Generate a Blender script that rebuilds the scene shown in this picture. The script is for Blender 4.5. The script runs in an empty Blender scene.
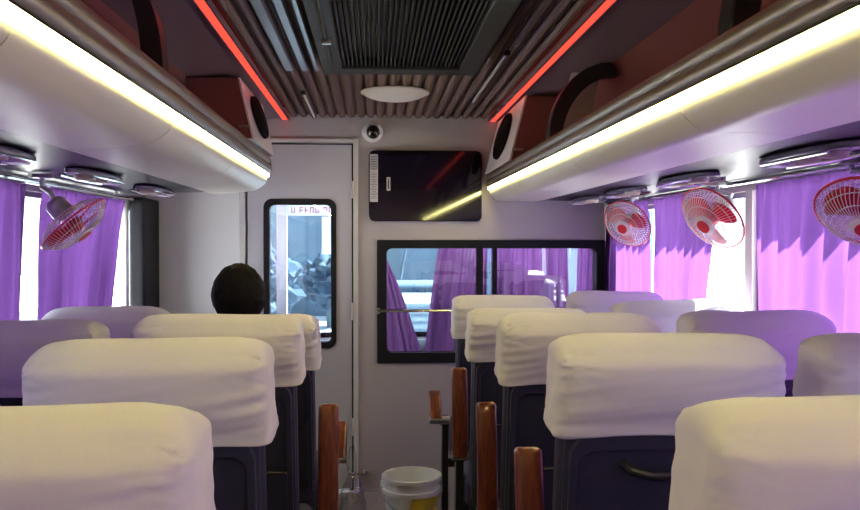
import bpy, bmesh, math, random
from mathutils import Vector, Matrix, noise, Euler
PI = math.pi
C = bpy.context.scene.collection
R = math.radians
random.seed(4)

# ------------------------------------------------------------------ materials
def mat(name, col, rough=0.5, metal=0.0, spec=0.5, bump=None, var=None, emis=None, coat=0.0, sheen=0.0):
    m = bpy.data.materials.new(name); m.use_nodes = True
    nt = m.node_tree; b = nt.nodes['Principled BSDF']
    b.inputs['Base Color'].default_value = (*col, 1)
    b.inputs['Roughness'].default_value = rough
    b.inputs['Metallic'].default_value = metal
    b.inputs['Specular IOR Level'].default_value = spec
    b.inputs['Coat Weight'].default_value = coat
    b.inputs['Sheen Weight'].default_value = sheen
    tc = nt.nodes.new('ShaderNodeTexCoord')
    if var:
        sc, amt, stretch = var
        mp = nt.nodes.new('ShaderNodeMapping'); mp.inputs['Scale'].default_value = stretch
        n = nt.nodes.new('ShaderNodeTexNoise'); n.inputs['Scale'].default_value = sc; n.inputs['Detail'].default_value = 5
        r = nt.nodes.new('ShaderNodeValToRGB')
        r.color_ramp.elements[0].position = .3; r.color_ramp.elements[1].position = .7
        r.color_ramp.elements[0].color = (*[c * (1 - amt) for c in col], 1)
        r.color_ramp.elements[1].color = (*[min(1, c * (1 + amt)) for c in col], 1)
        nt.links.new(tc.outputs['Object'], mp.inputs[0]); nt.links.new(mp.outputs[0], n.inputs[0])
        nt.links.new(n.outputs[0], r.inputs[0]); nt.links.new(r.outputs[0], b.inputs['Base Color'])
    if bump:
        sc, st = bump
        n = nt.nodes.new('ShaderNodeTexNoise'); n.inputs['Scale'].default_value = sc; n.inputs['Detail'].default_value = 4
        bp = nt.nodes.new('ShaderNodeBump'); bp.inputs['Strength'].default_value = st; bp.inputs['Distance'].default_value = .01
        nt.links.new(tc.outputs['Object'], n.inputs[0]); nt.links.new(n.outputs[0], bp.inputs['Height'])
        nt.links.new(bp.outputs[0], b.inputs['Normal'])
    if emis:
        b.inputs['Emission Color'].default_value = (*emis[0], 1); b.inputs['Emission Strength'].default_value = emis[1]
    return m

def glass(name, tint, gloss=0.08, rough=0.0):
    m = bpy.data.materials.new(name); m.use_nodes = True
    nt = m.node_tree; nt.nodes.clear()
    o = nt.nodes.new('ShaderNodeOutputMaterial'); mx = nt.nodes.new('ShaderNodeMixShader')
    t = nt.nodes.new('ShaderNodeBsdfTransparent'); t.inputs[0].default_value = (*tint, 1)
    g = nt.nodes.new('ShaderNodeBsdfGlossy'); g.inputs['Roughness'].default_value = rough
    mx.inputs[0].default_value = gloss
    nt.links.new(t.outputs[0], mx.inputs[1]); nt.links.new(g.outputs[0], mx.inputs[2]); nt.links.new(mx.outputs[0], o.inputs[0])
    return m

def cloth(name, col, trans, mixf=0.5, weave=True):
    m = bpy.data.materials.new(name); m.use_nodes = True
    nt = m.node_tree; nt.nodes.clear()
    o = nt.nodes.new('ShaderNodeOutputMaterial'); mx = nt.nodes.new('ShaderNodeMixShader')
    d = nt.nodes.new('ShaderNodeBsdfDiffuse'); d.inputs[0].default_value = (*col, 1)
    t = nt.nodes.new('ShaderNodeBsdfTranslucent'); t.inputs[0].default_value = (*trans, 1)
    mx.inputs[0].default_value = mixf
    tc = nt.nodes.new('ShaderNodeTexCoord'); n = nt.nodes.new('ShaderNodeTexNoise'); n.inputs['Scale'].default_value = 60
    bp = nt.nodes.new('ShaderNodeBump'); bp.inputs['Strength'].default_value = .15; bp.inputs['Distance'].default_value = .004
    nt.links.new(tc.outputs['Object'], n.inputs[0]); nt.links.new(n.outputs[0], bp.inputs['Height'])
    nt.links.new(bp.outputs[0], d.inputs['Normal'])
    nt.links.new(d.outputs[0], mx.inputs[1]); nt.links.new(t.outputs[0], mx.inputs[2]); nt.links.new(mx.outputs[0], o.inputs[0])
    return m

def emit(name, col, s):
    m = bpy.data.materials.new(name); m.use_nodes = True
    nt = m.node_tree; nt.nodes.clear()
    o = nt.nodes.new('ShaderNodeOutputMaterial'); e = nt.nodes.new('ShaderNodeEmission')
    e.inputs[0].default_value = (*col, 1); e.inputs[1].default_value = s
    nt.links.new(e.outputs[0], o.inputs[0]); return m

def wood(name):
    m = mat(name, (.2, .05, .02), .28, coat=.5)
    nt = m.node_tree; b = nt.nodes['Principled BSDF']
    tc = nt.nodes.new('ShaderNodeTexCoord'); mp = nt.nodes.new('ShaderNodeMapping'); mp.inputs['Scale'].default_value = (30, 4, 30)
    n = nt.nodes.new('ShaderNodeTexNoise'); n.inputs['Scale'].default_value = 2.2; n.inputs['Detail'].default_value = 8; n.inputs['Distortion'].default_value = .8
    r = nt.nodes.new('ShaderNodeValToRGB')
    r.color_ramp.elements[0].position = .3; r.color_ramp.elements[0].color = (.085, .016, .009, 1)
    r.color_ramp.elements[1].position = .72; r.color_ramp.elements[1].color = (.34, .080, .038, 1)
    nt.links.new(tc.outputs['Object'], mp.inputs[0]); nt.links.new(mp.outputs[0], n.inputs[0])
    nt.links.new(n.outputs[0], r.inputs[0]); nt.links.new(r.outputs[0], b.inputs['Base Color'])
    return m

M = dict(
    cover=mat('cover_cloth', (.74, .72, .78), .85, bump=(400, .03), sheen=.2),
    navy=mat('navy_leatherette', (.035, .036, .075), .42, bump=(150, .15)),
    shell=mat('shell_plastic', (.030, .030, .060), .38, bump=(300, .08)),
    shelldark=mat('dark_plastic', (.015, .014, .022), .35),
    wood=wood('reddish_wood'),
    blackmetal=mat('black_metal', (.02, .02, .024), .35, metal=.3),
    chrome=mat('chrome', (.75, .75, .78), .14, metal=1),
    steel=mat('brushed_steel', (.5, .5, .53), .3, metal=1),
    rail=mat('rack_rail_metal', (.19, .155, .14), .36, metal=.4),
    wallpaint=mat('partition_laminate', (.44, .405, .44), .5, bump=(400, .04), var=(3, .04, (1, 1, 1))),
    doorpaint=mat('door_laminate', (.46, .45, .52), .45, bump=(400, .04)),
    trim=mat('aluminium_trim', (.62, .61, .63), .5, metal=.1),
    sidewall=mat('side_laminate', (.42, .36, .42), .5),
    floor=mat('vinyl_floor', (.34, .31, .32), .5, var=(60, .3, (1, 1, 1))),
    slat=mat('ceiling_slat', (.15, .095, .088), .65, spec=.25, var=(2.5, .15, (1, .1, 1))),
    groove=mat('ceiling_groove', (.03, .02, .022), .8),
    alu=mat('ceiling_metal', (.14, .155, .20), .35, metal=.4),
    cove=mat('cove_laminate', (.21, .13, .165), .35),
    maroon=mat('maroon_laminate', (.20, .062, .062), .3),
    belly=mat('rack_belly', (.70, .66, .56), .42, bump=(6, .05)),
    duct=mat('duct_underside', (.020, .014, .03), .42, spec=.35),
    console=mat('console_plastic', (.16, .14, .20), .2),
    beige=mat('vent_plastic', (.55, .46, .38), .4),
    grille=mat('grille_dark', (.018, .018, .024), .6, spec=.2),
    grilleframe=mat('grille_frame', (.022, .022, .030), .6, spec=.25),
    white=mat('white_plastic', (.80, .78, .82), .4),
    spkface=mat('speaker_panel', (.62, .54, .57), .45),
    spk=mat('speaker_cloth', (.008, .007, .008), .95, spec=.05),
    banner=cloth('banner_film', (.7, .68, .72), (.8, .78, .85), .6),
    black=mat('black_rubber', (.010, .010, .015), .6, spec=.2),
    tv=mat('screen_glass', (.006, .004, .012), .06, coat=.3, spec=.6),
    paper=mat('sticker_paper', (.55, .52, .56), .6),
    ink=mat('sticker_ink', (.06, .05, .08), .6),
    redink=mat('banner_ink', (.40, .06, .08), .6),
    hair=mat('black_hair', (.005, .004, .005), .8, spec=.15, bump=(60, .4)),
    skin=mat('skin', (.30, .16, .10), .55),
    shirt=mat('shirt_cloth', (.25, .27, .35), .8),
    trousers=mat('trouser_cloth', (.04, .04, .055), .85),
    curtain=cloth('curtain_cloth', (.10, .033, .18), (.084, .033, .145), .62),
    cabcurtain=cloth('cab_curtain_cloth', (.26, .10, .30), (.33, .13, .38), .55),
    glass=glass('clear_window', (.93, .96, .97), .06),
    pane=glass('partition_glass', (.80, .84, .88), .11),
    screen=glass('windscreen_glass', (.75, .86, .92), .05),
    plastic=glass('clear_bag_plastic', (.86, .87, .88), .12, .15),
    fanred=mat('fan_red', (.62, .03, .045), .3),
    fancage=mat('fan_cage', (.78, .72, .76), .3),
    fangrey=mat('fan_motor', (.38, .36, .42), .4),
    blade=glass('fan_blade', (.55, .05, .06), .1),
    bucket=mat('bucket_plastic', (.86, .88, .88), .4),
    yellow=mat('bucket_label', (.85, .66, .04), .5),
    led=emit('warm_led', (1.0, .90, .34), 46.0),
    redled=emit('red_led', (1.0, .062, .038), 1.9),
    dash=mat('dashboard_vinyl', (.08, .08, .09), .6),
    build=mat('building_render', (.065, .10, .135), .8, var=(.6, .35, (1, 1, 1))),
    pale=mat('pale_render', (.17, .20, .23), .8),
    tree=mat('tree_leaves', (.015, .035, .06), .8),
    pyl=mat('pylon_steel', (.05, .08, .10), .6),
    ground=mat('ground_dust', (.62, .62, .62), .9, var=(1, .2, (1, 1, 1))),
    post=mat('window_post', (.30, .30, .34), .4, metal=.3),
)
# fan blades: translucent red plastic
M['blade'] = cloth('fan_blade_plastic', (.62, .03, .05), (.75, .08, .10), .35)

# ------------------------------------------------------------------ mesh helpers
class MB:
    def __init__(s): s.bm = bmesh.new()
    def box(s, x0, x1, y0, y1, z0, z1, M_=None):
        vs = [s.bm.verts.new((x, y, z)) for x in (x0, x1) for y in (y0, y1) for z in (z0, z1)]
        for f in ((0,1,3,2),(4,6,7,5),(0,4,5,1),(2,3,7,6),(0,2,6,4),(1,5,7,3)):
            s.bm.faces.new([vs[i] for i in f])
        if M_: bmesh.ops.transform(s.bm, matrix=M_, verts=vs)
        return s
    def rbox(s, c, size, r, n=(6, 4, 6), deform=None, M_=None, skip_bottom=False):
        """rounded box: cube grid pushed onto a rounded-box surface"""
        hx, hy, hz = [v / 2 for v in size]; r = min(r, hx, hy, hz)
        seen = {}; new = []
        def params(k, h):
            # denser at the rounded corners
            a = [-h, -h + r*.15, -h + r * .4, -h + r*.75, -h + r]
            mid = [-h + r + (2 * h - 2 * r) * i / k for i in range(1, k)] if h > r else []
            b = [-v for v in reversed(a)]
            out = a + mid + b
            res = []
            for v in out:
                if not res or v - res[-1] > 1e-6: res.append(v)
            return res
        P = [params(n[0], hx), params(n[1], hy), params(n[2], hz)]
        def vert(x, y, z):
            key = (round(x, 6), round(y, 6), round(z, 6))
            if key in seen: return seen[key]
            p = Vector((x, y, z))
            q = Vector((max(-hx + r, min(hx - r, x)), max(-hy + r, min(hy - r, y)), z if skip_bottom and z < 0 else max(-hz + r, min(hz - r, z))))
            d = p - q
            if d.length > 1e-9: p = q + d.normalized() * r
            if deform: p = Vector(deform(p))
            v = s.bm.verts.new(p + Vector(c)); seen[key] = v; new.append(v); return v
        for ax in range(3):
            a, b = [(1, 2), (2, 0), (0, 1)][ax]
            for sg in (-1, 1):
                if skip_bottom and ax == 2 and sg == -1: continue
                h = (hx, hy, hz)[ax] * sg
                A, B = P[a], P[b]
                for i in range(len(A) - 1):
                    for j in range(len(B) - 1):
                        q = []
                        for (u, v) in ((A[i], B[j]), (A[i+1], B[j]), (A[i+1], B[j+1]), (A[i], B[j+1])):
                            co = [0, 0, 0]; co[ax] = h; co[a] = u; co[b] = v
                            q.append(vert(*co))
                        if sg < 0: q.reverse()
                        if len(set(q)) >= 3:
                            try: s.bm.faces.new(q)
                            except ValueError: pass
        if M_: bmesh.ops.transform(s.bm, matrix=M_, verts=new)
        return s
    def tube(s, pts, r, seg=8, closed=False, cap=True):
        pts = [Vector(p) for p in pts]; rings = []
        n = len(pts)
        ref = None
        for i, p in enumerate(pts):
            if closed: t = pts[(i + 1) % n] - pts[i - 1]
            else: t = pts[min(i + 1, n - 1)] - pts[max(i - 1, 0)]
            t.normalize()
            if ref is None: ref = t.orthogonal().normalized()
            ref = (ref - t * ref.dot(t)).normalized()
            b = t.cross(ref)
            rr = r[i] if isinstance(r, (list, tuple)) else r
            rings.append([s.bm.verts.new(p + (ref * math.cos(a) + b * math.sin(a)) * rr) for a in [2 * PI * k / seg for k in range(seg)]])
        for i in range(n if closed else n - 1):
            A, B = rings[i], rings[(i + 1) % n]
            for k in range(seg):
                s.bm.faces.new((A[k], A[(k+1) % seg], B[(k+1) % seg], B[k]))
        if cap and not closed:
            s.bm.faces.new(list(reversed(rings[0]))); s.bm.faces.new(rings[-1])
        return s
    def lathe(s, prof, seg=32, M_=None, caps=True):
        rings = []; new = []
        for (r, z) in prof:
            if r < 1e-6:
                v = s.bm.verts.new((0, 0, z)); rings.append([v]); new.append(v)
            else:
                ring = [s.bm.verts.new((r * math.cos(2*PI*k/seg), r * math.sin(2*PI*k/seg), z)) for k in range(seg)]
                rings.append(ring); new += ring
        for A, B in zip(rings, rings[1:]):
            for k in range(seg):
                if len(A) == 1 and len(B) == 1: continue
                if len(A) == 1: s.bm.faces.new((A[0], B[k], B[(k+1) % seg]))
                elif len(B) == 1: s.bm.faces.new((A[k], B[0], A[(k+1) % seg]))
                else: s.bm.faces.new((A[k], A[(k+1) % seg], B[(k+1) % seg], B[k]))
        if M_: bmesh.ops.transform(s.bm, matrix=M_, verts=new)
        return s
    def prism(s, poly, y0, y1, axis='y'):
        """poly of (x,z) extruded along y (or (x,y) along z, or (y,z) along x)"""
        def mk(a, b, t):
            return {'y': (a, t, b), 'z': (a, b, t), 'x': (t, a, b)}[axis]
        A = [s.bm.verts.new(mk(a, b, y0)) for a, b in poly]; B = [s.bm.verts.new(mk(a, b, y1)) for a, b in poly]
        n = len(poly)
        for i in range(n): s.bm.faces.new((A[i], A[(i+1) % n], B[(i+1) % n], B[i]))
        s.bm.faces.new(list(reversed(A))); s.bm.faces.new(B)
        return s
    def ring(s, outer, inner, t0, t1, axis='y'):
        """plate between two loops with the same number of points, thickness t0..t1"""
        def mk(a, b, t):
            return {'y': (a, t, b), 'z': (a, b, t), 'x': (t, a, b)}[axis]
        n = len(outer)
        L = [[s.bm.verts.new(mk(a, b, t)) for a, b in lp] for lp in (outer, inner) for t in (t0, t1)]
        o0, o1, i0, i1 = L
        for k in range(n):
            j = (k + 1) % n
            s.bm.faces.new((o0[k], o0[j], i0[j], i0[k])); s.bm.faces.new((o1[k], i1[k], i1[j], o1[j]))
            s.bm.faces.new((o0[k], o1[k], o1[j], o0[j])); s.bm.faces.new((i0[k], i0[j], i1[j], i1[k]))
        return s
    def grid(s, fn, nu, nv):
        V = [[s.bm.verts.new(fn(i / nu, j / nv)) for j in range(nv + 1)] for i in range(nu + 1)]
        for i in range(nu):
            for j in range(nv): s.bm.faces.new((V[i][j], V[i+1][j], V[i+1][j+1], V[i][j+1]))
        return s
    def build(s, name, m, parent=None, smooth=35, loc=(0,0,0), rot=(0,0,0), bevel=0, solid=0, fixn=True):
        if fixn: bmesh.ops.recalc_face_normals(s.bm, faces=s.bm.faces)
        me = bpy.data.meshes.new(name); s.bm.to_mesh(me); s.bm.free()
        for p in me.polygons: p.use_smooth = smooth > 0
        if smooth > 0 and smooth < 180: me.set_sharp_from_angle(angle=R(smooth))
        me.materials.append(m)
        o = bpy.data.objects.new(name, me); C.objects.link(o)
        o.parent = parent; o.location = loc; o.rotation_euler = rot
        if bevel:
            b = o.modifiers.new('b', 'BEVEL'); b.width = bevel; b.segments = 2; b.limit_method = 'ANGLE'; b.angle_limit = R(40)
        if solid:
            b = o.modifiers.new('s', 'SOLIDIFY'); b.thickness = solid; b.offset = 1
        return o

def rrect(x0, x1, z0, z1, r, n=6):
    out = []
    for cx, cz, a0 in ((x1 - r, z1 - r, 0), (x0 + r, z1 - r, 90), (x0 + r, z0 + r, 180), (x1 - r, z0 + r, 270)):
        for k in range(n + 1):
            a = R(a0 + 90 * k / n); out.append((cx + r * math.cos(a), cz + r * math.sin(a)))
    return out

def tag(o, label=None, cat=None, group=None, kind=None):
    if label: o['label'] = label
    if cat: o['category'] = cat
    if group: o['group'] = group
    if kind: o['kind'] = kind
    return o
def thing(name, label, cat, loc=(0,0,0), rot=(0,0,0), group=None):
    o = bpy.data.objects.new(name, None); C.objects.link(o)
    o.empty_display_size = .1
    o.location = loc; o.rotation_euler = rot
    return tag(o, label, cat, group)
def struct(o, label=None): o['kind'] = 'structure'; (label and tag(o, label)); return o

# ------------------------------------------------------------------ key dimensions (metres)
YF, YB = 4.5, -1.3            # front partition, rear wall
XL, XR = -1.18, 1.29          # side walls
ZC = 1.985                    # ceiling
CX = .085                     # middle of the bus
CAB = 6.5                     # windscreen

# ------------------------------------------------------------------ room shell
struct(MB().box(XL, XR, YB, YF, -.06, 0).build('floor', M['floor'], smooth=0))
struct(MB().box(XL - .08, XR + .08, YB, CAB + .1, 2.03, 2.08).build('ceiling', M['groove'], smooth=0))

# slatted centre of the ceiling: ribs running fore and aft
m = MB()
m.box(-.44, .61, YB, YF, 1.997, 2.03); p = .05; x = -.435
while x < .60:
    m.prism([(x, 2.03), (x, 1.990), (x + .008, 1.981), (x + .018, 1.978), (x + .028, 1.981), (x + .036, 1.990), (x + .036, 2.03)], YB, YF)
    x += p
struct(m.build('ceiling_slats', M['slat'], smooth=25))
# broad metal strips of the ceiling beside the air outlet
m = MB()
for a, b in ((-.335, -.300), (-.275, -.245), (-.225, -.205)):
    m.prism([(a, 1.979), (a + .004, 1.970), (b - .004, 1.970), (b, 1.979)], YB, 3.25)
struct(m.build('ceiling_trim', M['alu'], smooth=25))
# coved outer sides
for nm, xa, xb, xw in (('ceiling_cove_left', -.475, -.71, XL), ('ceiling_cove_right', .645, .84, XR)):
    sgn = -1 if xa < 0 else 1
    struct(MB().prism([(xa, 2.03), (xa, 1.975), (xb, 1.955), (xw, 1.955), (xw, 2.03)], YB, YF).build(nm, M['cove'], smooth=0))

# side walls with window openings
WZ0, WZ1 = .74, 1.50
def side_wall(name, x0, x1, posts):
    m = MB().box(x0, x1, YB, YF, -.06, WZ0).box(x0, x1, YB, YF, WZ1, 2.03)
    for a, b in posts: m.box(x0, x1, a, b, WZ0, WZ1)
    struct(m.build(name, M['sidewall'], smooth=0))
postsL = [(YB, -1.25), (-.45, -.37), (1.22, 1.30), (2.84, 2.90), (4.34, YF)]
postsR = [(YB, -1.25), (-.45, -.37), (1.22, 1.30), (2.83, 2.885), (4.34, YF)]
side_wall('wall_left', XL - .08, XL, postsL)
side_wall('wall_right', XR, XR + .08, postsR)
struct(MB().box(XL - .08, XR + .08, YB - .05, YB, -.06, 2.03).build('wall_back', M['sidewall'], smooth=0))

wn = 1
for xa, xb, posts, side in ((XL - .06, XL - .02, postsL, 'left'), (XR + .02, XR + .06, postsR, 'right')):
    for (a0, a1), (b0, b1) in zip(posts, posts[1:]):
        y0, y1 = a1, b0
        mid = (y0 + y1) / 2
        m = MB().ring([(y0, WZ0), (y1, WZ0), (y1, WZ1), (y0, WZ1)], [(y0 + .022, WZ0 + .025), (y1 - .022, WZ0 + .025), (y1 - .022, WZ1 - .02), (y0 + .022, WZ1 - .02)], xa, xb, 'x')
        if side == 'left': m.box(xa, xb, mid + .0, mid + .022, WZ0, WZ1)
        f = m.build(f'window_{wn}', M['post'], smooth=0); struct(f)
        g = MB().box((xa + xb) / 2 - .002, (xa + xb) / 2 + .002, y0 + .02, y1 - .02, WZ0 + .02, WZ1 - .02).build('pane', M['glass'], f, smooth=0)
        wn += 1
# dark pillar cover in the front corner by the door
struct(MB().rbox((-1.143, 4.335, 1.12), (.07, .30, .84), .012).build('trim_1', M['black'], smooth=40), 'black pillar cover in the corner beside the front partition')
struct(MB().rbox((-1.155, 4.03, 1.12), (.03, .035, .80), .006).build('trim_2', M['steel'], smooth=40), 'metal window upright near the front corner')

# ------------------------------------------------------------------ front partition
DX0, DX1, DZ = -.70, -.083, 1.868     # door opening with its trim
WX0, WX1, WY0, WY1 = .016, 1.236, .684, 1.336
m = MB()
m.box(DX0 - .001, DX0, YF, YF + .05, -.06, 2.03).box(DX0, DX1, YF, YF + .05, DZ, 2.03)
m.box(DX1, WX0 + .01, YF, YF + .05, -.06, 2.03).box(WX0 + .01, WX1 - .01, YF, YF + .05, -.06, WY0 + .01)
m.box(WX0 + .01, WX1 - .01, YF, YF + .05, WY1 - .01, 2.03).box(WX1 - .01, XR, YF, YF + .05, -.06, 2.03)
struct(m.build('wall_front', M['wallpaint'], smooth=0))
struct(MB().box(XL, DX0 - .001, YF, YF + .05, -.06, 2.03).build('wall_front_side', mat('partition_lit_side', (.90, .91, .94), .5), smooth=0))  # same partition wall; the light from the left is put into its colour
# door trim
m = MB()
m.box(DX0, DX0 + .03, YF - .014, YF + .05, 0, DZ).box(DX1 - .026, DX1, YF - .014, YF + .05, 0, DZ).box(DX0 + .03, DX1 - .026, YF - .014, YF + .05, DZ - .022, DZ)
struct(m.build('trim_3', M['trim'], smooth=0, bevel=.003), 'pale metal trim around the partition door')
m = MB().box(DX0 + .02, DX0 + .052, YF + .036, YF + .05, 0, DZ - .01).box(DX1 - .046, DX1 - .02, YF + .036, YF + .05, 0, DZ - .01).box(DX0 + .02, DX1 - .02, YF + .036, YF + .05, DZ - .045, DZ - .01)
struct(m.build('trim_5', M['black'], smooth=0), 'dark rebate behind the edges of the partition door')
# door
lx0, lx1, lz1 = DX0 + .040, DX1 - .034, DZ - .032
hx0, hx1, hz0, hz1 = -.560, -.215, .785, 1.530
m = MB()
m.box(lx0, hx0, YF, YF + .035, .02, lz1).box(hx1, lx1, YF, YF + .035, .02, lz1)
m.box(hx0, hx1, YF, YF + .035, .02, hz0).box(hx0, hx1, YF, YF + .035, hz1, lz1)
door = struct(m.build('door_1', M['doorpaint'], smooth=0), 'pale door with tall rounded window in the front partition')
MB().ring(rrect(-.577, -.198, .765, 1.552, .045), rrect(-.546, -.226, .797, 1.520, .028), YF - .008, YF + .043).build('window_gasket', M['black'], door, smooth=40)
MB().box(-.565, -.21, YF + .014, YF + .018, .78, 1.535).build('pane', M['pane'], door, smooth=0)
for z in (1.60, .96, .35):
    MB().tube([(lx1 + .004, YF - .016, z - .045), (lx1 + .004, YF - .016, z + .045)], .008, 10).build('hinge', M['trim'], door)
m = MB().tube([(-.13, YF, .11), (-.13, YF - .035, .11), (-.05, YF - .05, .11)], .007, 8)
m.build('handle', M['steel'], door)
MB().lathe([(0, 0), (.016, .002), (.02, .015), (.015, .028), (0, .03)], 16, Matrix.Translation((-.045, YF - .05, .11)) @ Matrix.Rotation(-PI/2, 4, 'X')).build('handle', M['steel'], door)

# partition window
fr = MB().ring(rrect(WX0, WX1, WY0, WY1, .008), rrect(WX0 + .05, WX1 - .045, WY0 + .055, WY1 - .045, .03), YF - .012, YF + .055).build('window_20', M['black'], smooth=40)
struct(fr, 'black framed sliding window in the front partition')
MB().box(.545, .580, YF + .004, YF + .03, WY0 + .04, WY1 - .04).box(.635, .66, YF + .03, YF + .05, WY0 + .04, WY1 - .04).build('mullion', M['black'], fr, smooth=0)
MB().box(WX0 + .04, .56, YF + .014, YF + .018, WY0 + .04, WY1 - .04).build('pane', M['pane'], fr, smooth=0)
MB().box(.55, WX1 - .03, YF + .034, YF + .038, WY0 + .04, WY1 - .04).build('pane', M['pane'], fr, smooth=0)
MB().box(WX0 + .05, WX1 - .05, YF - .006, YF + .01, WY0 + .047, WY0 + .056).build('track', M['steel'], fr, smooth=0)
t = thing('window_guard_bar', 'thin chrome guard bar across the black framed partition window', 'bar', (.02, YF - .03, .963))
MB().tube([(0, 0, 0), (1.15, 0, 0)], .0085, 10).build('rod', M['chrome'], t)
for x in (.0, 1.15):
    MB().lathe([(0, -.004), (.016, -.004), (.016, .006), (.010, .014), (.010, .03), (0, .03)], 14, Matrix.Translation((x, .0, 0)) @ Matrix.Rotation(-PI/2, 4, 'X')).build('bracket', M['steel'], t)

# TV on the partition
t = thing('wall_screen', 'glossy black screen with rounded corners above the partition window', 'screen', (.271, YF - .02, 1.62))
MB().prism(rrect(-.298, .298, -.186, .186, .03), -.012, .02).build('panel', M['tv'], t, smooth=30, bevel=.004)
st = MB().prism(rrect(-.292, -.250, -.085, .165, .003), -.0135, -.0122).build('sticker', M['paper'], t, smooth=0)
m = MB()
for k in range(26):
    z = .155 - k * .0088
    if 8 < k < 10: continue
    w = .013 + .004 * math.sin(k * 2.3)
    if k < 8: m.box(-.289, -.253, -.0145, -.0137, z - .0036, z + .0006)
    else: m.box(-.271 - w, -.271 + w, -.0145, -.0137, z - .0012, z + .0012)
m.build('printing', M['ink'], st, smooth=0)
st = MB().box(-.205, -.185, -.0135, -.0122, -.025, .045).build('sticker', M['paper'], t, smooth=0)
MB().box(-.199, -.191, -.0145, -.0137, -.018, .038).build('printing', M['ink'], st, smooth=0)

# dome camera
t = thing('security_camera', 'round white dome camera on partition above the door corner', 'camera', (-.008, YF, 1.905), (PI/2, 0, 0))
MB().lathe([(0, 0), (.054, 0), (.056, .012), (.050, .022), (.034, .030), (.032, .045)], 32).build('housing', M['white'], t)
MB().lathe([(.036, .026), (.034, .046), (.024, .060), (.010, .066), (0, .067)], 24, Matrix.Translation((.004, -.004, 0))).build('lens', M['tv'], t)

# ------------------------------------------------------------------ ceiling fittings
t = thing('air_outlet_grille', 'dark slatted air conditioning grille in the middle of the ceiling', 'air vent', (.095, 2.0, 1.955))
gx, gl = .205, 1.02     # half width, half length (towards the front edge)
m = MB().ring([(-.275, -1.6), (.275, -1.6), (.275, 1.08), (-.275, 1.08)], [(-gx, -1.54), (gx, -1.54), (gx, .985), (-gx, .985)], -.028, .03, 'z')
m.build('frame', M['grilleframe'], t, smooth=0, bevel=.004)
MB().box(-gx, gx, -1.54, .985, .012, .02).build('backing', M['shelldark'], t, smooth=0)
m = MB(); k = -gx + .006
while k < gx:
    m.box(k, k + .006, -1.54, .985, -.018, .010); k += .0145
m.build('grille', M['grille'], t, smooth=0)
MB().tube([(-.235, -1.5, -.032), (-.235, .98, -.032)], .005, 8).build('edge_rod', M['grilleframe'], t)
for y in (.55, -.4):
    MB().rbox((-.235, y, -.036), (.03, .02, .018), .004).build('clip', M['steel'], t)

t = thing('ceiling_lamp', 'round pale dome lamp on the slatted ceiling before the air grille', 'lamp', (.092, 3.72, 1.978), (PI, 0, 0))
MB().lathe([(0, 0), (.150, 0), (.150, .006), (.140, .012)], 40).build('base', M['white'], t)
MB().lathe([(.138, .010), (.12, .020), (.09, .030), (.05, .037), (0, .040)], 40).build('diffuser', M['white'], t)
for x, y0, y1, lb in ((-.305, 3.72, 4.42, 'thin pale rod under ceiling slats on the door side'), (.455, 2.9, 3.9, 'thin pale rod under ceiling slats between air grille and speaker')):
    t = thing('ceiling_rod', lb, 'rod', (x, y0, 1.968))
    MB().tube([(0, 0, 0), (0, y1 - y0, 0)], .006, 8).build('rod', M['trim'], t)
    for yy in (0, y1 - y0): MB().rbox((0, yy, .003), (.02, .02, .018), .004).build('end_cap', M['shelldark'], t)

# red LED strips at the ceiling edges
for xa, lb in ((-.462, 'red glowing LED strip along ceiling edge on the door side'), (.628, 'red glowing LED strip along ceiling edge on the screen side')):
    t = thing('led_strip', lb, 'LED strip', (xa, 0, 1.975))
    MB().box(-.013, .013, YB, YF - .005, -.010, 0).build('tube', M['redled'], t, smooth=0)
    MB().box(-.020, -.0135, YB, YF - .005, -.013, .008).box(.0135, .020, YB, YF - .005, -.013, .008).build('channel', M['cove'], t, smooth=0)

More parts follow.
